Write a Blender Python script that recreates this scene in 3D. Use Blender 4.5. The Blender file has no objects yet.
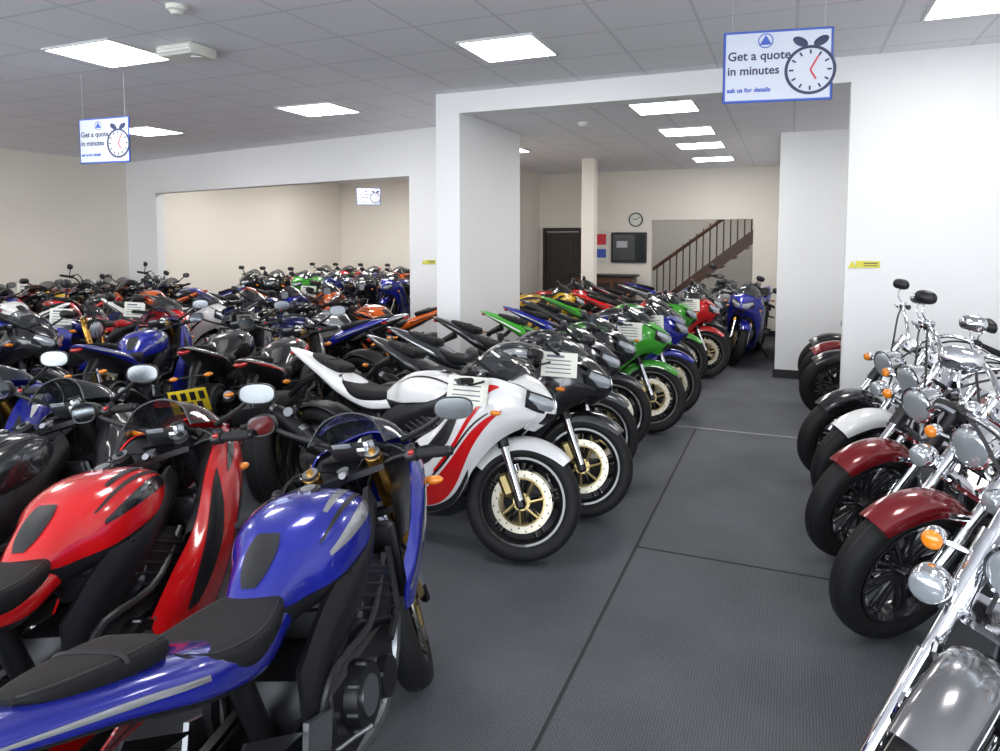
import bpy, math, random
import numpy as np
from mathutils import Vector, Matrix
random.seed(7)
pi=math.pi
# ------------------------------------------------------------------ materials
def nt(name):
    m=bpy.data.materials.new(name); m.use_nodes=True
    return m,m.node_tree.nodes,m.node_tree.links,m.node_tree.nodes['Principled BSDF']
def simple(name,col,rough=.5,metal=0,coat=0,bump=0,bscale=200,spec=.5,var=0,vscale=8):
    m,n,l,b=nt(name)
    b.inputs['Base Color'].default_value=(*col,1)
    b.inputs['Roughness'].default_value=rough
    b.inputs['Metallic'].default_value=metal
    b.inputs['Coat Weight'].default_value=coat
    b.inputs['Coat Roughness'].default_value=.03
    b.inputs['Specular IOR Level'].default_value=spec
    if var or bump:
        tc=n.new('ShaderNodeTexCoord')
    if var:
        no=n.new('ShaderNodeTexNoise'); no.inputs['Scale'].default_value=vscale
        l.new(tc.outputs['Object'],no.inputs['Vector'])
        mx=n.new('ShaderNodeMix'); mx.data_type='RGBA'
        mx.inputs['A'].default_value=(*[c*(1-var) for c in col],1)
        mx.inputs['B'].default_value=(*[min(1,c*(1+var)) for c in col],1)
        l.new(no.outputs['Fac'],mx.inputs['Factor']); l.new(mx.outputs['Result'],b.inputs['Base Color'])
    if bump:
        n2=n.new('ShaderNodeTexNoise'); n2.inputs['Scale'].default_value=bscale
        l.new(tc.outputs['Object'],n2.inputs['Vector'])
        bp=n.new('ShaderNodeBump'); bp.inputs['Strength'].default_value=bump; bp.inputs['Distance'].default_value=.004
        l.new(n2.outputs['Fac'],bp.inputs['Height']); l.new(bp.outputs['Normal'],b.inputs['Normal'])
    return m
def emis(name,col,st):
    m,n,l,b=nt(name)
    b.inputs['Base Color'].default_value=(*col,1)
    b.inputs['Emission Color'].default_value=(*col,1); b.inputs['Emission Strength'].default_value=st
    return m
def paint(name,col,metal=0.0):
    return simple('paint_'+name,col,rough=.22,metal=metal,coat=1.0,var=.06,vscale=3)
P={'blue':paint('blue',(.010,.017,.31),.2),'red':paint('red',(.60,.006,.008)),'white':paint('white',(.80,.80,.80)),
'black':paint('black',(.010,.010,.012)),'green':paint('green',(.05,.36,.025)),'silver':paint('silver',(.42,.43,.45),.6),
'yellow':paint('yellow',(.75,.45,.02)),'orange':paint('orange',(.70,.12,.01)),'maroon':paint('maroon',(.19,.003,.007),.2),
'grey':paint('grey',(.055,.06,.07),.5),'navy':paint('navy',(.008,.02,.14),.2),'gun':paint('gun',(.20,.20,.21),.6)}
M_plastic=simple('black_plastic',(.012,.012,.014),.42,bump=.1,bscale=400)
M_rubber=simple('tyre_rubber',(.010,.010,.011),.65,bump=.3,bscale=60,spec=.35)
M_dark=simple('dark_engine_metal',(.028,.028,.031),.38,metal=.7,var=.3)
M_alu=simple('aluminium',(.36,.37,.39),.34,metal=1,var=.1)
M_chrome=simple('chrome',(.82,.83,.86),.06,metal=1)
M_gold=simple('gold_fork',(.78,.43,.10),.25,metal=1)
M_disc=simple('brake_disc_steel',(.42,.39,.32),.36,metal=1,var=.15,vscale=40)
M_seat=simple('seat_vinyl',(.009,.009,.010),.62,bump=.3,bscale=300,spec=.28)
M_tail=simple('tail_lens_red',(.45,.005,.005),.1,coat=1)
M_amber=simple('indicator_amber',(.85,.25,.01),.12,coat=1)
M_plate=simple('number_plate_yellow',(.85,.62,.02),.4)
M_mirror=simple('mirror_glass',(.26,.28,.30),.10,metal=1)
M_white=simple('card_white',(.78,.78,.70),.6,var=.03)
M_glass=simple('headlamp_glass',(.50,.54,.58),.06,metal=.55,coat=1)
def smoked():
    m,n,l,b=nt('smoked_screen')
    b.inputs['Base Color'].default_value=(.03,.035,.04,1); b.inputs['Roughness'].default_value=.05
    b.inputs['Alpha'].default_value=.5; b.inputs['Coat Weight'].default_value=1
    return m
M_screen=smoked()
M_bronze=simple('disc_carrier_bronze',(.42,.33,.15),.35,metal=.9)
(PA,PB,AC,PL,RU,DK,AL,CH,FK,DI,SE,SC,GL,TL,AM,NP,MI,RI,WH,BZ,TD)=range(21)
# ------------------------------------------------------------------ mesh builder
def cr_at(A,s):
    k=len(A)
    s=max(0,min(k-1,s)); i=min(int(s),k-2); t=s-i
    if k==2: return A[0]*(1-t)+A[1]*t
    p1,p2=A[i],A[i+1]; p0=A[i-1] if i>0 else 2*A[0]-A[1]; p3=A[i+2] if i+2<k else 2*A[-1]-A[-2]
    return .5*((2*p1)+(-p0+p2)*t+(2*p0-5*p1+4*p2-p3)*t*t+(-p0+3*p1-3*p2+p3)*t**3)
def cr(A,n):
    A=np.asarray(A,float); k=len(A)
    return np.array([cr_at(A,s) for s in np.linspace(0,k-1,n)])
def loft_pt(q,an):
    x,y,z,hw,tp,bt,e=q; c=math.cos(an); sn=math.sin(an); e2=2/max(e,1.2)
    return (x,y+math.copysign(abs(c)**e2,c)*max(hw,.001),z+math.copysign(abs(sn)**e2,sn)*max(tp if sn>0 else bt,.001))
class MB:
    def __init__(s): s.v=[];s.f=[];s.m=[];s.xf=None
    def add(s,vs,fs,mat):
        o=len(s.v)
        if s.xf is not None: s.v+=[tuple(s.xf@Vector(v)) for v in vs]
        else: s.v+=[tuple(float(c) for c in v) for v in vs]
        s.f+=[tuple(i+o for i in f) for f in fs]
        s.m+=list(mat) if isinstance(mat,list) else [mat]*len(fs)
    def tube(s,path,r,mat,n=10,smooth=0,closed=False):
        p=np.array(path,float)
        if smooth: 
            p=cr(p,smooth)
        k=len(p)
        rr=np.interp(np.linspace(0,1,k),np.linspace(0,1,len(r)),r) if hasattr(r,'__len__') else [r]*k
        vs=[];prev=None
        for i in range(k):
            t=Vector(p[min(i+1,k-1)]-p[max(i-1,0)])
            if t.length<1e-9: t=Vector((0,0,1))
            t.normalize()
            if prev is None:
                a=Vector((0,0,1)) if abs(t.z)<.9 else Vector((1,0,0))
                u=t.cross(a).normalized()
            else:
                u=(prev-t*prev.dot(t)).normalized()
            prev=u; w=t.cross(u)
            for j in range(n):
                an=2*pi*j/n
                vs.append(Vector(p[i])+(u*math.cos(an)+w*math.sin(an))*rr[i])
        fs=[(i*n+j,i*n+(j+1)%n,(i+1)*n+(j+1)%n,(i+1)*n+j) for i in range(k-1) for j in range(n)]
        fs+= [tuple(range(n))[::-1],tuple((k-1)*n+j for j in range(n))]
        s.add(vs,fs,mat)
    def cyl(s,a,b,r,mat,r2=None,n=16): s.tube([a,b],[r,r if r2 is None else r2],mat,n)
    def rev(s,c,prof,mat,axis=(0,1,0),n=40,closed=True):
        ax=Vector(axis).normalized(); c=Vector(c)
        a=Vector((0,0,1)) if abs(ax.z)<.9 else Vector((1,0,0))
        u=a.cross(ax).normalized(); w=ax.cross(u)
        k=len(prof); vs=[]
        for j in range(n):
            an=2*pi*j/n; d=u*math.cos(an)+w*math.sin(an)
            for (r,h) in prof: vs.append(c+d*r+ax*h)
        kk=k if closed else k-1
        fs=[(j*k+i,j*k+(i+1)%k,((j+1)%n)*k+(i+1)%k,((j+1)%n)*k+i) for j in range(n) for i in range(kk)]
        s.add(vs,fs,mat)
    def loft(s,keys,mat,nu=22,nv=24,matfn=None):
        K=cr(np.array(keys,float),nu); vs=[];ms=[]
        for q in K:
            for j in range(nv): vs.append(loft_pt(q,2*pi*j/nv))
        fs=[];
        for i in range(nu-1):
            for j in range(nv):
                fs.append((i*nv+j,i*nv+(j+1)%nv,(i+1)*nv+(j+1)%nv,(i+1)*nv+j))
                ms.append(matfn((i+.5)/(nu-1),2*pi*(j+.5)/nv) if matfn else mat)
        fs+=[tuple(range(nv))[::-1],tuple((nu-1)*nv+j for j in range(nv))]; ms+=[ms[0],ms[-1]]
        s.add(vs,fs,ms)
    def ldecal(s,keys,band,mat,off=.002,nu=16,nv=5,mirror=True):
        A=np.array(keys,float); Bd=cr(np.array(band,float),nu)
        for sy in ((1,-1) if mirror else (1,)):
            vs=[]
            for (u,a0,a1) in Bd:
                q=cr_at(A,u*(len(A)-1))
                for j in range(nv):
                    an=math.radians(a0+(a1-a0)*j/(nv-1)); p=Vector(loft_pt(q,an)); c=Vector(q[:3]); d=(p-c); d.x=0; d.normalize()
                    p=p+d*off; vs.append((p.x,p.y*sy,p.z))
            fs=[(i*nv+j,i*nv+j+1,(i+1)*nv+j+1,(i+1)*nv+j) for i in range(nu-1) for j in range(nv-1)]
            s.add(vs,fs,mat)
    def lseam(s,keys,pts,mat,r=.0025,n=30,mirror=True):
        A=np.array(keys,float); Bd=cr(np.array(pts,float),n)
        for sy in ((1,-1) if mirror else (1,)):
            path=[]
            for (u,a) in Bd:
                p=loft_pt(cr_at(A,u*(len(A)-1)),math.radians(a)); path.append((p[0],p[1]*sy,p[2]))
            s.tube(path,r,mat,n=5)
    def sheet(s,ctrl,mat,nu=20,nv=14,th=.006,matfn=None,mirror=False,back=None):
        A=np.array(ctrl,float); S=cr(A,nu); T=cr(S.transpose(1,0,2),nv).transpose(1,0,2)
        du=np.gradient(T,axis=0); dv=np.gradient(T,axis=1); N=np.cross(du,dv)
        N/= (np.linalg.norm(N,axis=2,keepdims=True)+1e-12)
        B=T-N*th
        V=np.concatenate([T.reshape(-1,3),B.reshape(-1,3)]); o=nu*nv
        fs=[];ms=[]
        for i in range(nu-1):
            for j in range(nv-1):
                a,b,c,d=i*nv+j,i*nv+j+1,(i+1)*nv+j+1,(i+1)*nv+j
                m=matfn((i+.5)/(nu-1),(j+.5)/(nv-1)) if matfn else mat
                fs.append((a,b,c,d)); ms.append(m); fs.append((o+d,o+c,o+b,o+a)); ms.append(m if back is None else back)
        def br(a,b): fs.append((a,a+o,b+o,b)); ms.append(mat)
        for i in range(nu-1): br(i*nv,(i+1)*nv); br((i+1)*nv+nv-1,i*nv+nv-1)
        for j in range(nv-1): br(j+1,j); br((nu-1)*nv+j,(nu-1)*nv+j+1)
        s.add(V.tolist(),fs,ms)
        if mirror:
            W=V.copy(); W[:,1]*=-1; s.add(W.tolist(),[f[::-1] for f in fs],ms)
    def sdecal(s,ctrl,band,mat,off=.002,nu=20,nv=5):
        A=np.array(ctrl,float); ku,kv=A.shape[:2]; Bd=cr(np.array(band,float),nu)
        for sy in (1,-1):
            vs=[]
            for (u,v0,v1) in Bd:
                row=np.array([cr_at(A[:,j],u*(ku-1)) for j in range(kv)])
                for j in range(nv):
                    p=cr_at(row,(v0+(v1-v0)*j/(nv-1))*(kv-1)); vs.append((p[0],(p[1]+off)*sy,p[2]))
            fs=[(i*nv+j,i*nv+j+1,(i+1)*nv+j+1,(i+1)*nv+j) for i in range(nu-1) for j in range(nv-1)]
            s.add(vs,fs,mat)
    def rbox(s,c,size,mat,b=.01,rot=None):
        hx,hy,hz=[q/2 for q in size]; b=min(b,hx*.9,hy*.9,hz*.9); vs=[]
        for (x,sh) in ((-hx,b),(-hx+b,0),(hx-b,0),(hx,b)):
            Y=hy-sh;Z=hz-sh
            for (y,z) in ((Y-b,Z),(Y,Z-b),(Y,-Z+b),(Y-b,-Z),(-Y+b,-Z),(-Y,-Z+b),(-Y,Z-b),(-Y+b,Z)):
                v=Vector((x,y,z))
                if rot is not None: v=rot@v
                vs.append(v+Vector(c))
        fs=[(i*8+j,i*8+(j+1)%8,(i+1)*8+(j+1)%8,(i+1)*8+j) for i in range(3) for j in range(8)]
        fs+=[tuple(range(8))[::-1],tuple(24+j for j in range(8))]
        s.add(vs,fs,mat)
    def ell(s,c,rad,mat,rot=None,nu=12,nv=16):
        vs=[]
        for i in range(nu+1):
            th=pi*i/nu
            for j in range(nv):
                ph=2*pi*j/nv
                v=Vector((rad[0]*math.cos(th),rad[1]*math.sin(th)*math.cos(ph),rad[2]*math.sin(th)*math.sin(ph)))
                if rot is not None: v=rot@v
                vs.append(v+Vector(c))
        fs=[(i*nv+j,i*nv+(j+1)%nv,(i+1)*nv+(j+1)%nv,(i+1)*nv+j) for i in range(nu) for j in range(nv)]
        s.add(vs,fs,mat)
    def plate(s,poly,y0,y1,mat):
        n=len(poly); vs=[(x,y0,z) for x,z in poly]+[(x,y1,z) for x,z in poly]
        fs=[tuple(range(n)),tuple(range(n,2*n))[::-1]]+[(i,(i+1)%n,n+(i+1)%n,n+i) for i in range(n)]
        s.add(vs,fs,mat)
    def mirror_head(s,c,w,h,sy,shell):
        c=Vector(c); R=Rz(-.22*sy)@Matrix.Rotation(-.12*sy,3,'X')
        n=28;rings=((0,1.0),(.012,1.0),(.028,.86),(.038,.55),(.042,.05))
        sq=lambda a:(math.copysign(abs(math.cos(a))**.75,math.cos(a)),math.copysign(abs(math.sin(a))**.8,math.sin(a)))
        vs=[R@Vector((d,w*k*sq(2*pi*j/n)[0],h*k*sq(2*pi*j/n)[1]))+c for d,k in rings for j in range(n)]
        fs=[(i*n+j,i*n+(j+1)%n,(i+1)*n+(j+1)%n,(i+1)*n+j) for i in range(len(rings)-1) for j in range(n)]
        s.add(vs,fs,shell)
        vs=[R@Vector((.001,w*.93*sq(2*pi*j/n)[0],h*.9*sq(2*pi*j/n)[1]))+c for j in range(n)]
        s.add(vs,[tuple(range(n))],MI)
        vs2=[R@Vector((0,w*sq(2*pi*j/n)[0],h*sq(2*pi*j/n)[1]))+c for j in range(n)]
        s.add(vs+vs2,[(j,(j+1)%n,n+(j+1)%n,n+j) for j in range(n)],shell)
    def mesh(s,name,mats,ang=38):
        me=bpy.data.meshes.new(name); me.from_pydata(s.v,[],s.f)
        for m in mats: me.materials.append(m)
        me.polygons.foreach_set('material_index',s.m)
        me.polygons.foreach_set('use_smooth',[True]*len(s.f))
        me.set_sharp_from_angle(angle=math.radians(ang)); me.update()
        return me
def obj(name,me,loc=(0,0,0),rot=(0,0,0),parent=None):
    o=bpy.data.objects.new(name,me); bpy.context.scene.collection.objects.link(o)
    o.location=loc; o.rotation_euler=rot
    if parent: o.parent=parent
    return o
def Ry(a): return Matrix.Rotation(a,3,'Y')
def Rz(a): return Matrix.Rotation(a,3,'Z')
# ------------------------------------------------------------------ wheels
def fender(mb,cx,cz,R,a0,a1,w,depth,mat,nu=26,th=.005):
    ctrl=[]
    for i in range(9):
        a=math.radians(a0+(a1-a0)*i/8); row=[]
        k=min(1,.55+.45*math.sin(pi*min(1,(i+.6)/3.2)/2)) if i<3 else 1
        for (yy,rr) in ((-w,R-depth),(-w*.92,R-depth*.35),(-w*.55,R),(0,R+.008),(w*.55,R),(w*.92,R-depth*.35),(w,R-depth)):
            rr2=R+(rr-R)*k if rr<R else rr
            row.append((cx+rr2*math.cos(a),yy*(.8+.2*k),cz+rr2*math.sin(a)))
        ctrl.append(row)
    mb.sheet(ctrl,mat,nu=nu,nv=15,th=th)
def tyre(mb,cx,cz,R,w,rr):
    prof=[]; rc=(R+rr)/2-.004; h=(R-rr)/2+.004
    for i in range(16):
        a=2*pi*i/16
        c,s=math.cos(a),math.sin(a)
        prof.append((rc+h*math.copysign(abs(c)**.85,c),w/2*math.copysign(abs(s)**.8,s)*(1 if c>-.5 else .88)))
    mb.rev((cx,0,cz),prof,RU,n=56)
    for k in (-1,0,1):
        mb.rev((cx,0,cz),[(R-.002-.006*abs(k),k*w*.2-.003),(R+.0005-.006*abs(k),k*w*.2-.003),(R+.0005-.006*abs(k),k*w*.2+.003),(R-.002-.006*abs(k),k*w*.2+.003)],PL,n=56)
def cast_wheel(mb,cx,cz,R,w,rr,nsp=5,disc=2,dr=.155,cm=BZ):
    tyre(mb,cx,cz,R,w,rr)
    wr=w*.42
    mb.rev((cx,0,cz),[(rr+.006,-wr),(rr+.006,-wr+.008),(rr-.012,-wr*.6),(rr-.016,wr*.6),(rr+.006,wr-.008),(rr+.006,wr),(rr-.006,wr),(rr-.026,wr*.6),(rr-.026,-wr*.6),(rr-.006,-wr)],RI,n=48)
    mb.cyl((cx,-.05,cz),(cx,.05,cz),.038,RI,n=20)
    for i in range(nsp):
        for off in (-.11,.11):
            a=2*pi*i/nsp+.3
            p0=Vector((cx+.03*math.cos(a+off*3),0,cz+.03*math.sin(a+off*3)))
            p1=Vector((cx+(rr-.015)*math.cos(a+off),0,cz+(rr-.015)*math.sin(a+off)))
            mb.tube([p0,p0.lerp(p1,.5),p1],[.016,.011,.013],RI,n=8)
    ys=[-.062,.062] if disc==2 else [-.07]
    for y in ys:
        mb.rev((cx,y,cz),[(dr,-.0025),(dr,.0025),(dr-.034,.0025),(dr-.034,-.0025)],DI,n=48)
        mb.rev((cx,y,cz),[(dr-.034,-.002),(dr-.034,.002),(dr-.044,.004),(dr-.044,-.004)],cm,n=40)
        for i in range(7):
            a=2*pi*i/7
            mb.tube([(cx+.035*math.cos(a),y,cz+.035*math.sin(a)),(cx+(dr-.04)*math.cos(a+.25),y,cz+(dr-.04)*math.sin(a+.25))],[.009,.007],cm,n=6)
        mb.cyl((cx,y-.006,cz),(cx,y+.006,cz),.045,cm,n=20)
        for i in range(24):
            a=2*pi*i/24; q=dr-.017+.008*((i%2)*2-1)
            sy=1 if y>0 else -1
            mb.cyl((cx+q*math.cos(a),y+sy*.0026,cz+q*math.sin(a)),(cx+q*math.cos(a),y+sy*.0032,cz+q*math.sin(a)),.005,PL,n=6)
def steer_mat(pt,slope,ang):
    ax=Vector((-slope,0,1)).normalized()
    return Matrix.Translation(pt)@Matrix.Rotation(math.radians(ang),4,ax)@Matrix.Translation(-Vector(pt))
# ------------------------------------------------------------------ sport bike
def sport(steer=22,naked=False,hi=1.0,plate=True,half=False,fancy=False):
    mb=MB(); N=lambda a:int(a*hi)
    cast_wheel(mb,-.70,.315,.315,.175,.216,5,1,.11)
    for sy in (1,-1):
        mb.sheet([[(-.16,.09*sy,.47),(-.16,.11*sy,.42),(-.16,.09*sy,.36)],[(-.45,.115*sy,.43),(-.45,.135*sy,.38),(-.45,.115*sy,.33)],[(-.73,.115*sy,.35),(-.74,.13*sy,.315),(-.73,.115*sy,.28)]],AL if not (naked or half) else DK,nu=12,nv=7,th=.02)
        mb.cyl((-.70,.10*sy,.315),(-.70,.15*sy,.315),.022,AL)
    mb.rev((-.70,.085,.315),[(.10,-.003),(.10,.003),(.07,.003),(.07,-.003)],DK,n=30)
    mb.tube([(-.70,.085,.415),(-.18,.085,.45)],.008,DK,n=6); mb.tube([(-.70,.085,.215),(-.18,.085,.37)],.008,DK,n=6)
    fender(mb,-.70,.315,.335,60,135,.085,.02,PL,nu=14)
    mb.rbox((.06,0,.40),(.46,.30,.26),DK,.04); mb.rbox((.18,0,.60),(.26,.32,.22),DK,.04,Ry(.45))
    mb.rbox((.13,0,.24),(.30,.18,.12),DK,.03)
    for i in range(5): mb.rbox((.16,0,.53+.035*i),(.27,.335,.010),DK,.003,Ry(.45))
    for sy in (1,-1):
        mb.cyl((.0,.12*sy,.41),(.0,.185*sy,.41),.095,DK,.08,n=24); mb.cyl((.16,.12*sy,.36),(.16,.175*sy,.36),.065,DK,.055,n=20)
        mb.cyl((.0,.185*sy,.41),(.0,.19*sy,.41),.05,AL,n=20)
        for k in range(8): mb.cyl((.085*math.cos(k*pi/4),.16*sy,.41+.085*math.sin(k*pi/4)),(.085*math.cos(k*pi/4),.188*sy,.41+.085*math.sin(k*pi/4)),.006,AL,n=6)
        mb.sheet([[(.36,.10*sy,.86),(.36,.12*sy,.80),(.36,.10*sy,.74)],[(.16,.155*sy,.80),(.14,.175*sy,.72),(.14,.155*sy,.64)],[(-.08,.14*sy,.70),(-.10,.155*sy,.60),(-.08,.14*sy,.52)],[(-.20,.12*sy,.60),(-.22,.13*sy,.48),(-.20,.12*sy,.34)]],DK,nu=16,nv=8,th=.02)
        mb.tube([(.30,.14*sy,.66),(.1,.17*sy,.56),(-.12,.16*sy,.55),(-.18,.13*sy,.44)],.012,PL,n=8,smooth=12)
        mb.tube([(.36,.13*sy,.66),(.30,.16*sy,.50),(.20,.17*sy,.45)],.014,RU,n=8,smooth=10)
    mb.rbox((.40,0,.60),(.03,.32,.28),DK,.01,Ry(-.2))
    for i in range(9): mb.rbox((.42-.006*i,0,.49+.028*i),(.012,.30,.006),AL,.002,Ry(-.2))
    for y in (-.12,-.04,.04,.12):
        mb.tube([(.30,y,.56),(.38,y,.50),(.37,y*.8,.30),(.22,y*.4-.04,.19),(.0,-.06,.18)],.02,AL,n=8,smooth=12)
    mb.tube([(.0,-.06,.18),(-.25,-.10,.22),(-.42,-.16,.34),(-.52,-.18,.40)],[.03,.03,.03,.035],AL,n=12,smooth=10)
    mb.tube([(-.50,-.18,.39),(-.56,-.185,.42),(-.84,-.20,.56),(-.90,-.205,.59)],[.035,.055,.055,.04],DK if not naked else AL,n=18)
    mb.cyl((-.895,-.205,.588),(-.93,-.207,.605),.03,AL,.028)
    mb.tube([(-.66,-.187,.47),(-.70,-.19,.49)],.057,AL,n=18)
    if half:
        mb.rbox((-.77,-.246,.53),(.15,.012,.035),NP,.003,Ry(.46))
        mb.tube([(-.80,-.21,.60),(-.76,-.215,.60),(-.60,-.21,.50),(-.58,-.20,.47)],.006,AL,n=6)
    mb.tube([(-.20,0,.40),(-.28,0,.66)],.03,DK,n=12)
    for sy in (1,-1):
        mb.plate([(-.16,.48),(-.27,.52),(-.30,.44),(-.20,.38)],.15*sy,.165*sy,AL)
        mb.cyl((-.24,.16*sy,.42),(-.24,.25*sy,.42),.012,DK,n=10); mb.tube([(-.24,.17*sy,.41),(-.12,.19*sy,.38),(-.08,.22*sy,.38)],.006,AL,n=6)
        mb.plate([(-.27,.50),(-.47,.62),(-.52,.58),(-.49,.55)],.14*sy,.15*sy,DK); mb.cyl((-.50,.15*sy,.57),(-.50,.23*sy,.57),.011,DK,n=8)
    mb.tube([(-.06,.12,.26),(-.10,.22,.13),(-.12,.285,.048)],.011,DK,n=8); mb.rbox((-.12,.29,.045),(.05,.035,.012),DK,.004)
    TK=[(.34,0,.79,.05,.03,.08,2.2),(.30,0,.80,.115,.07,.10,2.5),(.20,0,.80,.162,.112,.12,2.8),(.09,0,.795,.172,.126,.12,2.8),(-.01,0,.78,.155,.124,.11,2.7),(-.09,0,.765,.110,.104,.10,2.4),(-.16,0,.755,.082,.062,.10,2.3),(-.21,0,.75,.055,.022,.08,2)]
    mb.loft(TK,PA,nu=N(42),nv=N(44))
    mb.ldecal(TK,[(.16,12,30),(.3,8,30),(.45,6,22),(.6,8,13)],TD)
    mb.ldecal(TK,[(.18,38,44),(.35,40,47),(.5,36,42),(.62,28,31)],PL)
    mb.ldecal(TK,[(.22,56,62),(.36,56,66),(.5,52,58)],TD)
    mb.ldecal(TK,[(.15,-38,-4),(.35,-45,-12),(.6,-50,-16),(.8,-50,-10),(.95,-40,0)],PL)
    mb.cyl((.17,0,.909),(.168,0,.922),.038,DK,.034,n=24); mb.cyl((.168,0,.922),(.167,0,.928),.022,AL,n=16)
    for k in range(5): mb.cyl((.168+.03*math.cos(k*1.257),.03*math.sin(k*1.257),.92),(.168+.03*math.cos(k*1.257),.03*math.sin(k*1.257),.926),.003,AL,n=6)
    mb.ldecal(TK,[(.66,80,100),(.74,70,110),(.84,70,110),(.92,78,102)],PL,off=.004,nu=10,nv=9,mirror=False)
    S1=[(-.13,0,.760,.05,.02,.04,2),(-.20,0,.757,.100,.026,.05,2.8),(-.34,0,.760,.132,.026,.06,3.4),(-.46,0,.782,.120,.032,.05,3.0),(-.53,0,.826,.095,.022,.04,2.2)]
    S2=[(-.53,0,.872,.04,.010,.03,2),(-.56,0,.880,.080,.020,.04,3),(-.68,0,.905,.075,.022,.04,3.2),(-.78,0,.928,.05,.018,.03,2.6),(-.82,0,.94,.02,.008,.01,2)]
    mb.loft(S1,SE,nu=24,nv=32); mb.loft(S2,SE,nu=20,nv=28)
    mb.lseam(S1,[(.05,45),(.3,32),(.6,30),(.95,40)],PL); mb.lseam(S2,[(.1,45),(.4,32),(.7,32),(.95,45)],PL)
    mb.lseam(S2,[(.45,2),(.45,90),(.45,178)],PL,r=.006,mirror=False)
    TA=[(-.14,0,.71,.08,.04,.05,2.4),(-.30,0,.71,.110,.05,.07,2.6),(-.50,0,.768,.130,.07,.06,2.4),(-.68,0,.84,.108,.055,.042,2.3),(-.86,0,.905,.070,.042,.03,2.1),(-.98,0,.948,.036,.020,.016,2),(-1.03,0,.965,.008,.005,.006,2)]
    mb.loft(TA,PA,nu=N(30),nv=28,matfn=lambda u,a: PL if math.sin(a)<-.35 else PA)
    mb.ldecal(TA,[(.35,4,12),(.5,0,11),(.7,-4,5),(.85,-4,-1)],TD)
    mb.ell((-.99,0,.935),(.02,.04,.016),TL)
    mb.tube([(-.78,0,.82),(-.90,0,.76),(-1.0,0,.66)],[.035,.025,.02],PL,n=8)
    if plate:
        mb.rbox((-1.035,0,.62),(.006,.235,.175),NP,.002,Ry(-.35))
        for k in range(4): mb.rbox((-1.027-.025,-.085+.056*k,.655),(.004,.034,.06),PL,.001,Ry(-.35))
        for k in range(3): mb.rbox((-1.027,-.06+.056*k,.585),(.004,.034,.06),PL,.001,Ry(-.35))
    else: mb.rbox((-1.035,0,.64),(.006,.18,.10),PL,.002,Ry(-.35))
    for sy in (1,-1):
        mb.cyl((-.92,0,.76),(-.93,.09*sy,.76),.007,PL,n=6); mb.ell((-.93,.11*sy,.76),(.016,.03,.014),AM)
    if not naked:
        if half:
            C=[[(.775,.045,.86),(.795,.07,.805),(.785,.08,.745),(.715,.065,.69)],
               [(.68,.13,.905),(.69,.165,.83),(.67,.165,.74),(.63,.13,.66)],
               [(.57,.175,.91),(.57,.21,.80),(.55,.205,.67),(.53,.17,.57)],
               [(.49,.195,.82),(.48,.22,.72),(.46,.21,.60),(.46,.18,.50)],
               [(.42,.195,.70),(.39,.215,.62),(.38,.20,.54),(.40,.18,.46)],
               [(.36,.18,.60),(.34,.19,.55),(.34,.18,.50),(.36,.17,.45)]]
        else:
            C=[[(.775,.045,.86),(.795,.07,.805),(.785,.08,.745),(.715,.065,.69)],
               [(.67,.14,.91),(.68,.175,.83),(.66,.175,.72),(.61,.14,.61)],
               [(.54,.19,.925),(.55,.23,.80),(.53,.225,.62),(.50,.18,.46)],
               [(.41,.20,.82),(.41,.24,.69),(.40,.23,.48),(.40,.165,.28)],
               [(.29,.20,.66),(.27,.235,.56),(.24,.215,.38),(.26,.135,.20)],
               [(.15,.195,.56),(.10,.21,.44),(.07,.19,.31),(.05,.115,.17)],
               [(.0,.17,.43),(-.06,.18,.34),(-.12,.165,.26),(-.20,.10,.17)]]
        mb.sheet(C,PA,nu=N(40),nv=N(26),th=-.007,mirror=True,back=PL)
        if not half:
            if fancy:
                mb.sdecal(C,[(.20,.48,.50),(.32,.52,.66),(.45,.58,.84),(.60,.70,.93),(.76,.82,.95),(.98,.93,.97)],AC)
                mb.sdecal(C,[(.38,.90,.99),(.5,.93,1),(.7,.955,1),(.99,.98,1)],PL,off=.003)
                mb.sdecal(C,[(.30,.30,.32),(.40,.36,.44),(.50,.50,.56),(.62,.62,.66)],AC,off=.003)
                mb.sdecal(C,[(.28,.46,.475),(.42,.50,.53),(.58,.62,.65),(.76,.77,.79)],P_BL,off=.0032)
            else:
                mb.sdecal(C,[(.22,.50,.54),(.38,.58,.68),(.55,.70,.80),(.72,.80,.88),(.88,.88,.93),(.98,.95,.97)],AC)
                mb.sdecal(C,[(.30,.70,.72),(.42,.78,.82),(.56,.88,.91),(.70,.95,.97)],AC,off=.0022)
            mb.sdecal(C,[(.46,.10,.12),(.52,.12,.42),(.60,.18,.50),(.70,.30,.52),(.76,.44,.46)],PL,off=.003,nu=14)
            mb.sdecal(C,[(.24,.12,.14),(.30,.10,.22),(.37,.16,.26),(.42,.24,.26)],AC,off=.003,nu=10)
            for k in range(3):
                mb.sdecal(C,[(.50+.03*k,.14+.09*k,.17+.09*k),(.60+.02*k,.22+.08*k,.25+.08*k),(.70,.33+.06*k,.35+.06*k)],DK,off=.009,nu=8,nv=3)
            mb.sheet([[(.62,.15,.91),(.60,.10,.89),(.61,.04,.86)],[(.53,.187,.91),(.50,.145,.86),(.50,.09,.78)],[(.41,.197,.81),(.40,.16,.76),(.42,.13,.68)],[(.29,.197,.65),(.27,.17,.64),(.28,.15,.58)]],PL,nu=14,nv=6,th=.004,mirror=True)
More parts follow.
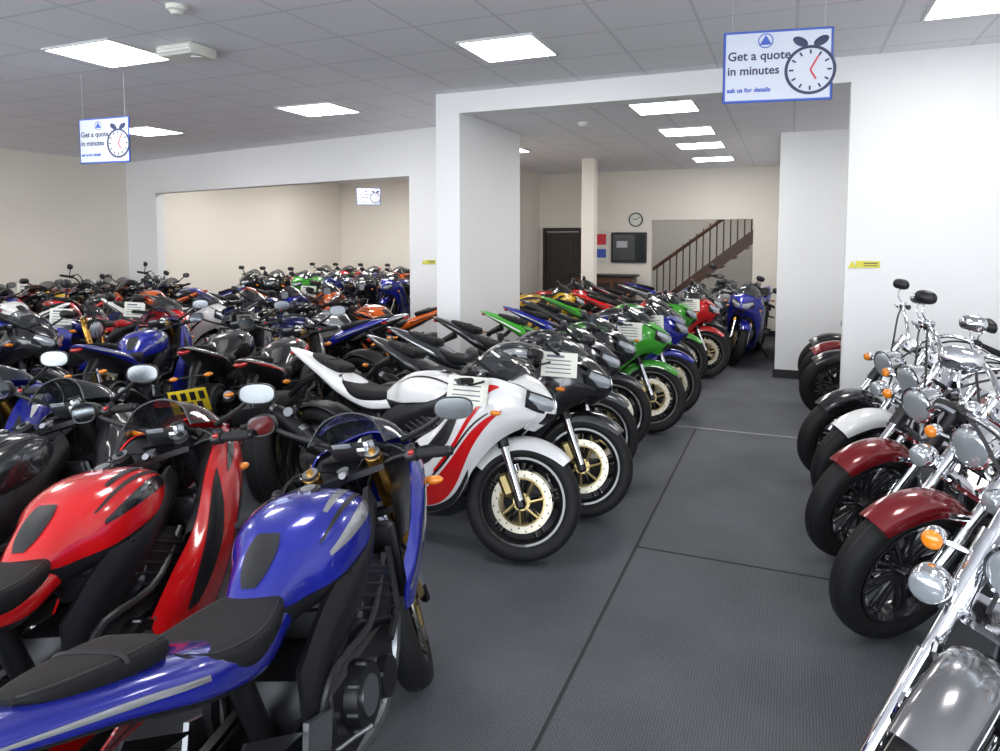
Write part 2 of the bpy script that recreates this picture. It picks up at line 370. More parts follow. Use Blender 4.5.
            mb.sheet([[(.44,-.155,.30),(.46,0,.26),(.44,.155,.30)],[(.26,-.14,.19),(.26,0,.14),(.26,.14,.19)],[(.05,-.115,.165),(.05,0,.13),(.05,.115,.165)],[(-.18,-.10,.175),(-.18,0,.15),(-.18,.10,.175)]],PL if fancy else PB,nu=14,nv=10,th=.006)
            # panel join seam and fasteners
            for k in range(4):
                a=np.array(C,float); p=a[2+k,1]*.5+a[2+k,2]*.5
                for sy in (1,-1): mb.cyl((p[0],(p[1]-.004)*sy,p[2]),(p[0],(p[1]+.004)*sy,p[2]),.006,AL,n=8)
        else:
            mb.sdecal(C,[(.3,.3,.34),(.5,.35,.5),(.7,.45,.6),(.9,.6,.7)],AC)
            mb.sheet([[(.62,.13,.90),(.60,.08,.88),(.61,.03,.86)],[(.56,.165,.89),(.53,.13,.85),(.53,.09,.80)],[(.49,.19,.81),(.46,.16,.77),(.46,.13,.72)],[(.42,.19,.69),(.40,.165,.66),(.40,.15,.62)]],PL,nu=14,nv=6,th=.004,mirror=True)
        mb.sheet([[(.715,-.07,.685),(.745,0,.67),(.715,.07,.685)],[(.785,-.085,.765),(.845,0,.755),(.785,.085,.765)],[(.785,-.065,.845),(.835,0,.83),(.785,.065,.845)],[(.715,-.12,.90),(.75,0,.91),(.715,.12,.90)],[(.65,-.148,.918),(.665,0,.955),(.65,.148,.918)]],PA,nu=18,nv=14,th=.006,matfn=lambda u,v:PL if (.13<u<.3 and .2<v<.8) else PA)
        d=.045
        mb.sheet([[(.80+d,.018,.832),(.775+d,.06,.850),(.722+d,.122,.872)],[(.808+d,.018,.802),(.78+d,.07,.815),(.722+d,.138,.845)],[(.806+d,.02,.778),(.77+d,.075,.785),(.715+d,.132,.812)]],GL,nu=10,nv=10,th=.004,mirror=True)
        mb.sheet([[(.794+d,.008,.845),(.768+d,.062,.862),(.706+d,.134,.886)],[(.80+d,.006,.802),(.772+d,.072,.815),(.712+d,.15,.845)],[(.798+d,.01,.765),(.76+d,.082,.772),(.705+d,.142,.80)]],PL,nu=10,nv=10,th=.004,mirror=True)
        mb.sheet([[(.665,-.142,.917),(.685,-.085,.945),(.69,0,.957),(.685,.085,.945),(.665,.142,.917)],[(.565,-.165,.955),(.595,-.10,1.005),(.605,0,1.022),(.595,.10,1.005),(.565,.165,.955)],[(.45,-.14,.975),(.48,-.09,1.045),(.495,0,1.07),(.48,.09,1.045),(.45,.14,.975)]],SC,nu=14,nv=16,th=.004)
        mb.tube([(.45,-.14,.975),(.48,-.09,1.045),(.495,0,1.07),(.48,.09,1.045),(.45,.14,.975)],.0035,PL,n=6,smooth=16)
        mb.sheet([[(.65,-.135,.90),(.65,0,.92),(.65,.135,.90)],[(.54,-.16,.885),(.54,0,.895),(.54,.16,.885)]],PL,nu=4,nv=6)
        for sy in (1,-1):
            mb.tube([(.60,.14*sy,.935),(.57,.25*sy,.985),(.55,.325*sy,1.03)],[.012,.009,.009],PL,n=8,smooth=8)
            mb.mirror_head((.535,.36*sy,1.045),.066,.038,sy,PL)
            if not half: mb.ell((.62,.21*sy,.76),(.03,.02,.014),AM)
            else: mb.cyl((.63,.16*sy,.78),(.62,.20*sy,.78),.006,PL,n=6); mb.ell((.62,.225*sy,.78),(.018,.035,.016),AM)
        mb.rbox((.53,0,.925),(.04,.20,.09),PL,.02,Ry(-.6)); mb.cyl((.52,-.04,.94),(.505,-.04,.95),.036,PL,n=24); mb.cyl((.505,-.04,.95),(.503,-.04,.951),.031,WH,n=24)
        mb.rbox((.507,.045,.945),(.008,.07,.045),GL,.003,Ry(-.6))
    else:
        mb.cyl((.40,0,.86),(.50,0,.83),.05,PL,.09,n=24); mb.rev((.50,0,.83),[(.10,-.01),(.10,.03),(.085,.035),(.085,-.01)],PL,axis=(1,0,-.15),n=32)
        mb.ell((.515,0,.827),(.03,.09,.09),GL,nv=24)
        mb.sheet([[(.53,-.10,.90),(.56,0,.93),(.53,.10,.90)],[(.50,-.11,.97),(.53,0,1.0),(.50,.11,.97)],[(.44,-.10,1.03),(.46,0,1.07),(.44,.10,1.03)]],SC,nu=8,nv=8,th=.004)
        for sy in (1,-1):
            mb.ell((.44,.17*sy,.80),(.025,.035,.018),AM); mb.cyl((.42,.08*sy,.80),(.44,.14*sy,.80),.006,PL,n=6)
            mb.sheet([[(.42,.15*sy,.80),(.42,.17*sy,.72),(.40,.15*sy,.64)],[(.30,.17*sy,.82),(.28,.19*sy,.72),(.28,.17*sy,.62)],[(.14,.17*sy,.80),(.14,.19*sy,.74),(.16,.17*sy,.68)]],PA,nu=10,nv=8,th=.01)
        mb.rbox((.42,0,.975),(.05,.16,.07),PL,.02,Ry(-.6)); mb.cyl((.40,0,.985),(.388,0,.995),.035,WH,n=20)
    mb.xf=steer_mat((.39,0,.92),.445,steer)
    cast_wheel(mb,.70,.30,.30,.112,.216,5,2,.155)
    fender(mb,.70,.30,.318,46,150,.062,.06,PA,nu=24)
    fx=lambda z:.70-(z-.30)*.445
    for sy in (1,-1):
        y=.105*sy
        mb.cyl((fx(.31),y,.31),(fx(.58),y,.58),.021,CH,n=16); mb.cyl((fx(.56),y,.56),(fx(.91),y,.91),.029,FK,n=18)
        mb.cyl((fx(.90),y,.90),(fx(.925),y,.925),.026,AL,n=16); mb.cyl((fx(.925),y,.925),(fx(.932),y,.932),.012,FK,n=10)
        mb.rbox((fx(.31)-.005,y*.98,.315),(.05,.035,.10),DK,.012,Ry(-.42)); mb.rbox((fx(.36)-.06,.085*sy,.375),(.06,.05,.12),BZ,.015,Ry(-.5))
        if not naked:
            hp=[(fx(.87),.12*sy,.87),(.435,.18*sy,.878),(.40,.25*sy,.87),(.36,.345*sy,.855)]
        else:
            hp=[(.41,.03*sy,.955),(.41,.10*sy,.965),(.40,.20*sy,1.03),(.36,.30*sy,1.045),(.32,.41*sy,1.035)]
        mb.tube(hp,.011,DK,n=10,smooth=14)
        a,b=Vector(hp[-2]),Vector(hp[-1])
        mb.cyl(a.lerp(b,-.05),b,.0175,RU,n=14); mb.cyl(b,b+(b-a)*.12,.015,DK,n=12)
        mb.cyl(a.lerp(b,-.12),a.lerp(b,-.05),.023,RU,n=14)
        c=a.lerp(b,-.25)
        mb.rbox(c,(.045,.05,.04),PL,.01); mb.rbox(c+Vector((.03,.0,.015)),(.03,.035,.03),DK,.008)
        mb.tube([c+Vector((.04,.01*sy,0)),c+Vector((.055,.06*sy,-.005)),b+Vector((.06,0,-.01)),b+Vector((.045,.015*sy,-.008))],[.008,.006,.006,.008],DK,n=8,smooth=8)
        mb.rbox(c+Vector((-.02,.0,.012)),(.012,.02,.015),TL if sy<0 else AM,.003)
        mb.tube([c,c+Vector((.09,-.05*sy,.03)),(fx(.8)+.05,.05*sy,.80),(fx(.6),.03*sy,.62)],.005,PL,n=6,smooth=12)
        mb.tube([c,c+Vector((.05,-.08*sy,.05)),(fx(.8)+.06,.02*sy,.84),(fx(.6),.05*sy,.60)],.004,PL,n=6,smooth=12)
        if naked:
            m=a+Vector((0,.0,.0)); mb.tube([m,m+Vector((.02,.03*sy,.12))],.006,DK,n=6)
            mb.mirror_head(m+Vector((.01,.05*sy,.14)),.06,.04,sy,PL)
    for z,m in ((.885,DK),(.72,DK)):
        mb.plate([(fx(z)-.06,z),(fx(z)+.035,z-.012),(fx(z)+.03,z-.032),(fx(z)-.06,z-.02)],-.13,.13,m)
    mb.cyl((fx(.885)-.04,0,.88),(fx(.885)-.045,0,.905),.02,AL,n=16); mb.cyl((.36,0,.885),(.34,0,.90),.012,CH,n=12)
    mb.rbox((.45,-.10,.945),(.035,.035,.04),GL,.01); mb.rbox((.45,-.10,.968),(.038,.038,.01),PL,.003)
    mb.tube([(.44,-.15,.89),(.45,-.10,.93)],.006,PL,n=6)
    mb.xf=None
    return mb
P_BL=DK
# ------------------------------------------------------------------ cruiser
def cruiser(steer=18,spot=True,high=False):
    mb=MB()
    cast_wheel(mb,-.78,.31,.32,.15,.205,9,1,.14,DK)
    fender(mb,-.78,.31,.36,15,165,.10,.07,PA)
    mb.sheet([[(-1.09,-.03,.50),(-1.115,0,.50),(-1.09,.03,.50)],[(-1.12,-.035,.44),(-1.14,0,.44),(-1.12,.035,.44)]],TL,nu=4,nv=6,th=.01)
    for sy in (1,-1):
        mb.tube([(.40,.03*sy,.80),(.36,.09*sy,.60),(.30,.12*sy,.22),(.10,.13*sy,.15),(-.35,.13*sy,.17),(-.42,.13*sy,.32),(-.78,.13*sy,.31)],.018,DK,n=10,smooth=36)
        mb.tube([(.36,.03*sy,.84),(.0,.05*sy,.72),(-.30,.10*sy,.58),(-.60,.13*sy,.60),(-.85,.12*sy,.62)],.016,DK,n=10,smooth=24)
        mb.tube([(-.70,.15*sy,.34),(-.62,.155*sy,.62)],.028,CH,n=14)
        mb.cyl((-.70,.15*sy,.36),(-.65,.152*sy,.52),.036,DK,n=16)
        mb.tube([(-.60,.13*sy,.60),(-.80,.125*sy,.62),(-.98,.12*sy,.58)],[.02,.02,.014],CH,n=10)
        mb.ell((-.95,.19*sy,.56),(.04,.035,.035),CH); mb.ell((-.985,.19*sy,.56),(.015,.03,.03),AM)
        mb.rbox((.22,.25*sy,.24),(.26,.09,.02),PL,.008); mb.cyl((.22,.12*sy,.22),(.22,.24*sy,.23),.012,CH,n=8)
        mb.tube([(.36,.10*sy,.62),(.36,.26*sy,.52),(.34,.30*sy,.38),(.32,.24*sy,.24),(.30,.12*sy,.22)],.014,CH,n=10,smooth=20)
    mb.rbox((-.03,0,.31),(.44,.22,.20),DK,.05); mb.cyl((-.02,-.10,.32),(-.02,-.17,.32),.11,CH,.095,n=28); mb.cyl((.12,-.1,.30),(.12,-.16,.30),.07,CH,.06,n=24)
    mb.cyl((-.02,.10,.32),(-.02,.17,.32),.12,CH,.10,n=28); mb.rbox((-.28,0,.33),(.16,.22,.18),DK,.04); mb.rbox((-.06,.14,.36),(.40,.08,.11),DK,.04)
    for d in (.42,-.42):
        ax=Vector((math.sin(d),0,math.cos(d))); b=Vector((.0,0,.38))
        for i in range(10):
            mb.cyl(b+ax*(.03+.02*i),b+ax*(.04+.02*i),.082,DK if i%2 else AL,n=24)
        mb.cyl(b,b+ax*.24,.066,DK,n=20)
        mb.rbox(b+ax*.265,(.15,.17,.08),CH,.03,Ry(d))
    mb.cyl((.0,-.10,.56),(.0,-.20,.56),.095,CH,.088,n=32); mb.ell((.0,-.20,.56),(.075,.02,.075),CH)
    mb.tube([(.16,-.08,.58),(.27,-.13,.52),(.26,-.16,.30),(.08,-.17,.22),(-.3,-.18,.22),(-1.0,-.19,.26)],[.022,.022,.022,.024,.04,.045],CH,n=14,smooth=40)
    mb.tube([(-.14,-.08,.58),(-.06,-.15,.50),(-.08,-.18,.36),(-.25,-.19,.32),(-.5,-.20,.33),(-.98,-.20,.36)],[.022,.022,.022,.024,.038,.042],CH,n=14,smooth=40)
    TK=[(.36,0,.80,.05,.03,.05,2),(.30,0,.795,.12,.06,.08,2.2),(.15,0,.78,.168,.095,.10,2.3),(.0,0,.76,.165,.09,.09,2.3),(-.14,0,.735,.12,.065,.06,2.2),(-.24,0,.71,.06,.035,.03,2),(-.27,0,.70,.02,.01,.01,2)]
    mb.loft(TK,PA,nu=34,nv=36)
    mb.ldecal(TK,[(.12,-30,20),(.3,-40,30),(.5,-40,24),(.7,-30,10),(.8,-10,-5)],AC)
    mb.loft([(.26,0,.865,.02,.01,.02,2),(.18,0,.878,.045,.015,.02,2.3),(.0,0,.858,.04,.012,.02,2.3),(-.14,0,.80,.02,.01,.02,2)],CH,nu=16,nv=16); mb.cyl((.12,0,.88),(.115,0,.90),.04,CH,n=24); mb.cyl((.115,0,.90),(.114,0,.903),.034,WH,n=24)
    mb.loft([(-.20,0,.70,.06,.02,.03,2),(-.30,0,.685,.13,.04,.06,2.5),(-.45,0,.68,.165,.045,.07,2.6),(-.58,0,.71,.15,.08,.06,2.5),(-.70,0,.735,.11,.055,.04,2.5),(-.90,0,.745,.10,.045,.04,2.4),(-1.0,0,.74,.06,.02,.02,2)],SE,nu=34,nv=26)
    for sy in (1,-1): mb.ell((-.28,.12*sy,.50),(.13,.03,.10),PA)
    mb.tube([(-.05,.13,.24),(-.08,.24,.13),(-.10,.31,.05)],.012,CH,n=8)
    mb.xf=steer_mat((.40,0,.90),.625,steer)
    sl=.625; fx=lambda z:.84-(z-.325)*sl
    cast_wheel(mb,.84,.325,.325,.115,.225,9,1,.145,DK)
    fender(mb,.84,.325,.343,50,140,.070,.06,PA)
    for sy in (1,-1):
        y=.105*sy
        mb.cyl((fx(.30),y,.30),(fx(.56),y,.56),.030,CH,n=18); mb.cyl((fx(.56),y,.56),(fx(.98),y,.98),.022,CH,n=16)
        mb.cyl((fx(.68),y,.68),(fx(.86),y,.86),.034,PL if high else CH,n=18); mb.cyl((fx(.97),y,.97),(fx(.985),y,.985),.026,CH,n=16)
        mb.cyl((.84,.06*sy,.325),(.84,.125*sy,.325),.02,CH,n=14)
        mb.tube([(.78,.08*sy,.62),(fx(.60),.10*sy,.60)],.012,CH,n=8)
        zz=.05 if high else 0
        hp=[(.45,.04*sy,.99),(.43,.10*sy,1.03+zz*.6),(.38,.20*sy,1.07+zz),(.30,.31*sy,1.06+zz),(.18,.40*sy,1.01+zz)]
        mb.tube(hp,.0125,CH,n=12,smooth=22)
        a,b=Vector(hp[-2]),Vector(hp[-1]); mb.cyl(a.lerp(b,.15),b,.019,RU,n=14); mb.cyl(b,b+(b-a)*.06,.021,CH,n=12)
        c=a.lerp(b,.02); mb.rbox(c,(.05,.045,.045),PL,.012); mb.ell(c+Vector((.02,-.02*sy,.03)),(.03,.022,.018),CH)
        mb.tube([c+Vector((.04,.01*sy,0)),c+Vector((.02,.06*sy,-.005)),b+Vector((.06,.01*sy,-.01))],[.008,.007,.008],CH,n=8,smooth=8)
        m=a+Vector((0,.0,.01)); mb.tube([m,m+Vector((.03,.03*sy,.06)),m+Vector((.01,.05*sy,.11))],.005,CH,n=8,smooth=8)
        mb.mirror_head(m+Vector((-.005,.06*sy,.135)),.056,.036,sy,PL if high else CH)
        mb.cyl((fx(.80),.09*sy,.80),(fx(.80)+.03,.19*sy,.80),.008,CH,n=8); mb.ell((fx(.80)+.03,.21*sy,.80),(.033,.03,.03),CH); mb.ell((fx(.80)+.052,.21*sy,.80),(.018,.027,.027),AM)
        if spot:
            mb.ell((fx(.72)+.06,.165*sy,.72),(.055,.05,.05),CH); mb.ell((fx(.72)+.095,.165*sy,.72),(.02,.043,.043),GL)
            mb.cyl((fx(.72),.10*sy,.72),(fx(.72)+.05,.165*sy,.70),.009,CH,n=8)
        mb.tube([c,c+Vector((.12,-.10*sy,-.02)),(.56,.05*sy,.92),(fx(.7),.04*sy,.70)],.006,PL,n=6,smooth=14)
    for z in (.96,.70): mb.plate([(fx(z)-.07,z),(fx(z)+.035,z-.02),(fx(z)+.03,z-.045),(fx(z)-.07,z-.02)],-.135,.135,CH)
    ax=Vector((1,0,-.12)).normalized(); hc=Vector((.60,0,.86))
    mb.rev(hc,[(.001,-.10),(.04,-.095),(.065,-.07),(.078,-.03),(.082,.03),(.088,.035),(.088,.048),(.08,.05),(.075,.045)],CH,axis=ax,n=36,closed=False)
    mb.ell(hc+ax*.045,(.02,.078,.078),GL,nv=28)
    mb.cyl((fx(.95)-.02,0,.965),(fx(.95)-.03,0,1.0),.035,CH,.03,n=20)
    mb.rbox((.80,-.085,.45),(.07,.04,.10),CH,.015,Ry(-.5))
    mb.xf=None
    return mb
# ------------------------------------------------------------------ colour schemes
S={ # paint, paint2, accent, rim, fork, tank decal
'blue':('blue','blue','silver','black','gold'),'red':('red','red','black','black','black'),'whitered':('white','white','red','black','black','white'),
'white':('white','grey','black','black','black'),'black':('black','black','grey','black','black'),'blackred':('black','black','red','black','gold'),
'green':('green','black','black','black','black'),'silver':('silver','gun','black','gun','black'),'navy':('navy','black','silver','black','gold'),
'bluewhite':('blue','white','white','black','gold'),'orange':('orange','black','black','orange','black'),'yellow':('yellow','black','black','black','gold'),
'grey':('grey','black','silver','black','gold'),'maroon':('maroon','black','maroon','black','chrome'),'cwhite':('white','black','white','black','chrome'),
'gun':('gun','gun','gun','black','chrome'),'greenw':('green','white','white','black','black'),'redwhite':('red','white','white','gun','black')}
def mats(sc):
    a,b,c,r,f=S[sc][:5]; td=S[sc][5] if len(S[sc])>5 else c
    fk={'gold':M_gold,'black':M_dark,'chrome':M_chrome}[f]
    return [P[a],P[b],P[c],M_plastic,M_rubber,M_dark,M_alu,M_chrome,fk,M_disc,M_seat,M_screen,M_glass,M_tail,M_amber,M_plate,M_mirror,P[r],M_white,M_bronze,P[td]]
B={'sport':sport(22,plate=False),'sportf':sport(22,plate=False,fancy=True,hi=1.3),'sporty':sport(22),'shalf':sport(24,half=True,hi=1.3,plate=False),'sports':sport(8,plate=False),'naked':sport(18,True,plate=False),'cruiser':cruiser(14),'cruiser2':cruiser(18,False,True),'cruisern':cruiser(22)}
cache={}
def KN(k): return {'s':'sport_motorcycle','n':'naked_motorcycle','c':'cruiser_motorcycle'}[k[0]]
base={k:b.mesh(k+'_mesh',mats('blue')) for k,b in B.items()}
def getmesh(kind,sc):
    if (kind,sc) not in cache:
        me=base[kind].copy(); me.name=kind+'_'+sc
        for i,m in enumerate(mats(sc)): me.materials[i]=m
        cache[(kind,sc)]=me
    return cache[(kind,sc)]
def card_mesh():
    mb=MB(); mb.rbox((0,0,0),(.21,.003,.145),0,.001)
    random.seed(3)
    for i in range(5):
        z=.048-.024*i; w=.16 if i else .12
        mb.rbox((-(.17-w)/2,-.0022,z),(w*(.8+.2*random.random()),.001,.006 if i else .014),1,.0003)
    return mb.mesh('price_card_mesh',[M_white,simple('card_ink',(.15,.15,.2),.7)])
CARD=card_mesh()
def place(kind,sc,fx,fy,head,card=None,lean=8,byfront=True,cw=False):
    h=math.radians(head); L=.70 if 'cruiser' not in kind else .84
    ox,oy=(fx-L*math.cos(h),fy-L*math.sin(h)) if byfront else (fx,fy)
    o=obj(KN(kind),getmesh(kind,sc),(ox,oy,.006),(-math.radians(lean),0,h))
    if cw:
        s=-1 if math.cos(h)>0 else 1
        obj('price_card',CARD,(.40,.27*s,.93),(0,0,-h+math.radians(20)),o)
    if card:
        obj('price_card',CARD,card[:3],(math.radians(-12),0,math.radians(card[3])),o)
    return o
# ------------------------------------------------------------------ room
W_white=simple('wall_white_paint',(.87,.87,.875),.7,bump=.05,bscale=90,var=.02,vscale=.6)
W_cream=simple('wall_cream_paint',(.87,.82,.74),.7,bump=.05,bscale=90,var=.03,vscale=.6)
W_black=simple('skirting_black',(.015,.015,.016),.5)
def carpet():
    m,n,l,b=nt('grey_carpet'); tc=n.new('ShaderNodeTexCoord')
    a=n.new('ShaderNodeTexNoise'); a.inputs['Scale'].default_value=150; a.inputs['Detail'].default_value=4
    c=n.new('ShaderNodeTexNoise'); c.inputs['Scale'].default_value=1.6; c.inputs['Detail'].default_value=6
    w=n.new('ShaderNodeTexWave'); w.bands_direction='X'; w.inputs['Scale'].default_value=30; w.inputs['Distortion'].default_value=2.5; w.inputs['Detail'].default_value=3
    for q in (a,c,w): l.new(tc.outputs['Object'],q.inputs['Vector'])
    r=n.new('ShaderNodeValToRGB'); r.color_ramp.elements[0].color=(.030,.033,.039,1); r.color_ramp.elements[1].color=(.150,.160,.180,1)
    r.color_ramp.elements[0].position=.28; r.color_ramp.elements[1].position=.78
    ad=n.new('ShaderNodeMath'); ad.operation='MULTIPLY_ADD'; ad.inputs[1].default_value=.5
    l.new(a.outputs['Fac'],ad.inputs[0]); 
    m2=n.new('ShaderNodeMath'); m2.operation='MULTIPLY_ADD'; m2.inputs[1].default_value=.35; 
    l.new(c.outputs['Fac'],m2.inputs[0]); 
    m3=n.new('ShaderNodeMath'); m3.operation='MULTIPLY'; m3.inputs[1].default_value=.15; l.new(w.outputs['Fac'],m3.inputs[0])
    l.new(m3.outputs[0],m2.inputs[2]); l.new(m2.outputs[0],ad.inputs[2]); l.new(ad.outputs[0],r.inputs['Fac']); l.new(r.outputs['Color'],b.inputs['Base Color'])
    b.inputs['Roughness'].default_value=.75
    bp=n.new('ShaderNodeBump'); bp.inputs['Strength'].default_value=.5; bp.inputs['Distance'].default_value=.004
    l.new(a.outputs['Fac'],bp.inputs['Height']); l.new(bp.outputs['Normal'],b.inputs['Normal'])
    return m
def ceil_mat():
    m,n,l,b=nt('ceiling_tiles'); tc=n.new('ShaderNodeTexCoord'); sp=n.new('ShaderNodeSeparateXYZ'); l.new(tc.outputs['Object'],sp.inputs[0])
    outs=[]
    for ax in ('X','Y'):
        d=n.new('ShaderNodeMath'); d.operation='DIVIDE'; d.inputs[1].default_value=.6; l.new(sp.outputs[ax],d.inputs[0])
        f=n.new('ShaderNodeMath'); f.operation='FRACT'; l.new(d.outputs[0],f.inputs[0])
        s=n.new('ShaderNodeMath'); s.operation='SUBTRACT'; s.inputs[1].default_value=.5; l.new(f.outputs[0],s.inputs[0])
        a=n.new('ShaderNodeMath'); a.operation='ABSOLUTE'; l.new(s.outputs[0],a.inputs[0])
        g=n.new('ShaderNodeMath'); g.operation='GREATER_THAN'; g.inputs[1].default_value=.482; l.new(a.outputs[0],g.inputs[0]); outs.append(g)
    mx=n.new('ShaderNodeMath'); mx.operation='MAXIMUM'; l.new(outs[0].outputs[0],mx.inputs[0]); l.new(outs[1].outputs[0],mx.inputs[1])
    c=n.new('ShaderNodeMix'); c.data_type='RGBA'; c.inputs['A'].default_value=(.87,.87,.905,1); c.inputs['B'].default_value=(.72,.72,.76,1)
    l.new(mx.outputs[0],c.inputs['Factor']); l.new(c.outputs['Result'],b.inputs['Base Color']); b.inputs['Roughness'].default_value=.9
    no=n.new('ShaderNodeTexNoise'); no.inputs['Scale'].default_value=120; l.new(tc.outputs['Object'],no.inputs['Vector'])
    bp=n.new('ShaderNodeBump'); bp.inputs['Strength'].default_value=.3; bp.inputs['Distance'].default_value=.003; l.new(no.outputs['Fac'],bp.inputs['Height']); l.new(bp.outputs['Normal'],b.inputs['Normal'])
    return m
M_carpet=carpet(); M_ceil=ceil_mat()
def box(name,x0,x1,y0,y1,z0,z1,mat):
    mb=MB(); vs=[(x,y,z) for x in (x0,x1) for y in (y0,y1) for z in (z0,z1)]
    mb.add(vs,[(0,1,3,2),(4,6,7,5),(0,4,5,1),(2,3,7,6),(0,2,6,4),(1,5,7,3)],0)
    return obj(name,mb.mesh(name,[mat]))
def polybox(name,pts,z0,z1,mat):
    mb=MB(); n=len(pts); mb.add([(x,y,z0) for x,y in pts]+[(x,y,z1) for x,y in pts],[tuple(range(n))[::-1],tuple(range(n,2*n))]+[(i,(i+1)%n,n+(i+1)%n,n+i) for i in range(n)],0)
    return obj(name,mb.mesh(name,[mat]))
XL,XR=-11.5,2.9; H=3.1; H2=2.92
box('floor',XL-.2,XR+.2,-2.4,16.2,-.1,0,M_carpet)
box('ground_pavement',-30,20,-20,-2.4,-.2,-.1,simple('pavement',(.62,.61,.59),.9,var=.15))
polybox('ceiling',[(XL,-2.2),(XR,-2.2),(XR,6.3),(-3.2,6.3),(-3.2,7.9),(XL,9.5)],H,H+.1,M_ceil)
polybox('ceiling_rear',[(-3.2,6.35),(XR,6.35),(XR,12.9),(-4.6,12.9),(-4.6,8.15),(-3.2,7.9)],H2,H2+.1,M_ceil)
box('ceiling_back_room',XL,-4.5,8.0,16.2,3.22,3.32,M_ceil)
box('wall_left',XL-.2,XL,-2.4,16.2,0,3.3,W_cream)
box('wall_right',XR,XR+.2,-2.4,12.9,0,3.3,W_white)
box('wall_cross_right',.41,XR,6.2,6.36,0,H,W_white)
box('wall_header',-3.04,.41,6.2,6.36,H2-.02,H,W_white)
box('wall_pier',-3.3,-3.04,6.2,7.75,0,H,W_white)
def sk(X): return 7.75-.189*(X+3.3)
def skw(name,xa,xb,z0,z1):
    polybox(name,[(xa,sk(xa)),(xb,sk(xb)),(xb,sk(xb)+.18),(xa,sk(xa)+.18)],z0,z1,W_white)
skw('wall_skew_left',XL,-10.55,0,H+.1); skw('wall_skew_header',-10.55,-4.67,2.5,H+.1); skw('wall_skew_right',-4.67,-3.05,0,H+.1)
box('wall_divider',-4.62,-4.5,8.15,12.9,0,3.3,W_cream)
box('wall_back_room',XL,-4.5,16,16.2,0,3.3,W_cream)
box('wall_back_room_right',-4.62,-4.5,12.9,16.2,0,3.3,W_cream)
yr=12.7
box('wall_rear_left',-4.5,-2.34,yr,yr+.15,0,H2,W_cream); box('wall_rear_header',-2.34,-.6,yr,yr+.15,2.02,H2,W_cream); box('wall_rear_right',-.6,-.14,yr,yr+.15,0,H2,W_cream)
box('wall_block_right',-.14,XR,8.9,12.9,0,H2,W_white)
box('wall_stair_room',-4.5,.6,16,16.2,0,3.3,W_cream); box('wall_stair_right',.4,.6,12.85,16,0,3.3,W_cream); box('ceiling_stair_room',-4.5,.6,12.85,16.2,3.2,3.3,M_ceil)
box('pillar_column',-3.03,-2.83,10.5,10.7,0,H2,W_cream)
box('baseboard_block',-.16,XR,8.88,8.9,0,.10,W_black); box('baseboard_cross',.41,XR,6.18,6.2,0,.10,W_black); box('baseboard_left',XL,XL+.02,-2.2,9.2,0,.10,W_black)
box('baseboard_rear',-.60,-.14,yr-.02,yr,0,.1,W_black); box('baseboard_pier',-3.04,-3.02,6.2,7.75,0,.1,W_black)
box('wall_front_sill',XL,XR,-2.4,-2.2,-.0,.35,W_white); box('wall_front_lintel',XL,XR,-2.4,-2.2,2.85,3.2,W_white)
M_frame=simple('window_frame_white',(.7,.7,.7),.4)
for i in range(8):
    x=XL+(XR-XL)*i/7; box('window_frame_%d'%(i+1),max(XL,x-.05),min(XR,x+.05),-2.36,-2.26,.35,2.85,M_frame)
M_seam=simple('carpet_seam',(.022,.022,.026),.8); M_strip=simple('threshold_strip',(.22,.23,.21),.5,metal=.3)
box('trim_seam_1',-.732,-.718,-1,6.15,0,.002,M_seam); box('trim_seam_2',-.72,1.2,3.62,3.632,0,.0022,M_seam)
box('trim_threshold',-3.0,.41,6.16,6.20,0,.006,M_strip)
M_light=emis('light_diffuser',(1,.985,.96),18.0); M_light2=emis('light_diffuser_dim',(1,.97,.92),9.0)
def light(x,y,z,w=.6,l=.6,lm=None):
    mb=MB(); fr=.02
    vs=[(-w/2,-l/2,-.012),(w/2,-l/2,-.012),(w/2,l/2,-.012),(-w/2,l/2,-.012)]
    mb.add(vs,[(0,3,2,1)],0)
    for a,b,c,d in ((-w/2-fr,w/2+fr,-l/2-fr,-l/2),(-w/2-fr,w/2+fr,l/2,l/2+fr),(-w/2-fr,-w/2,-l/2,l/2),(w/2,w/2+fr,-l/2,l/2)):
        mb.rbox(((a+b)/2,(c+d)/2,-.008),(b-a,d-c,.016),1,.002)
    obj('ceiling_light_panel',mb.mesh('light_panel',[lm or M_light,M_frame]),(x,y,z))
for x,y in ((-4.91,3.87),(-2.0,4.93),(-4.85,6.37),(-7.9,6.73),(1.05,5.06),(-7.9,3.9),(-2.0,2.2),(1.05,2.2),(-4.9,1.2),(-7.9,1.2),(-10.2,5.0)): light(x,y,H,.68 if y<4.5 or x<-4 else .56,.56)
for y in (6.75,8.32,9.6,11.26): light(-1.14,y,H2,.56,.56)
light(-3.75,9.0,H2); light(1.6,7.6,H2); light(-1.6,14.4,3.2,lm=M_light2)
for x,y in ((-9.6,10.6),(-6.8,10.6),(-9.6,13.6),(-6.8,13.6),(-8.2,12.1)): light(x,y,3.22,1.15,.65)  # unseen panels, added to brighten the back room's cream walls
mb=MB(); mb.rbox((0,0,-.05),(.36,.26,.08),0,.02); [mb.rbox((0,-.132,-.03-.02*k),(.30,.01,.008),1,.002) for k in range(3)]; mb.cyl((.1,0,-.09),(.1,0,-.10),.04,1)
obj('ceiling_air_unit',mb.mesh('air_unit',[M_white,M_frame]),(-4.2,3.95,H))
mb=MB(); mb.rev((0,0,0),[(.001,-.055),(.03,-.053),(.045,-.03),(.06,-.025),(.065,0)],0,axis=(0,0,1),n=28,closed=False); obj('smoke_detector',mb.mesh('smoke_detector',[M_white]),(-3.55,3.27,H))
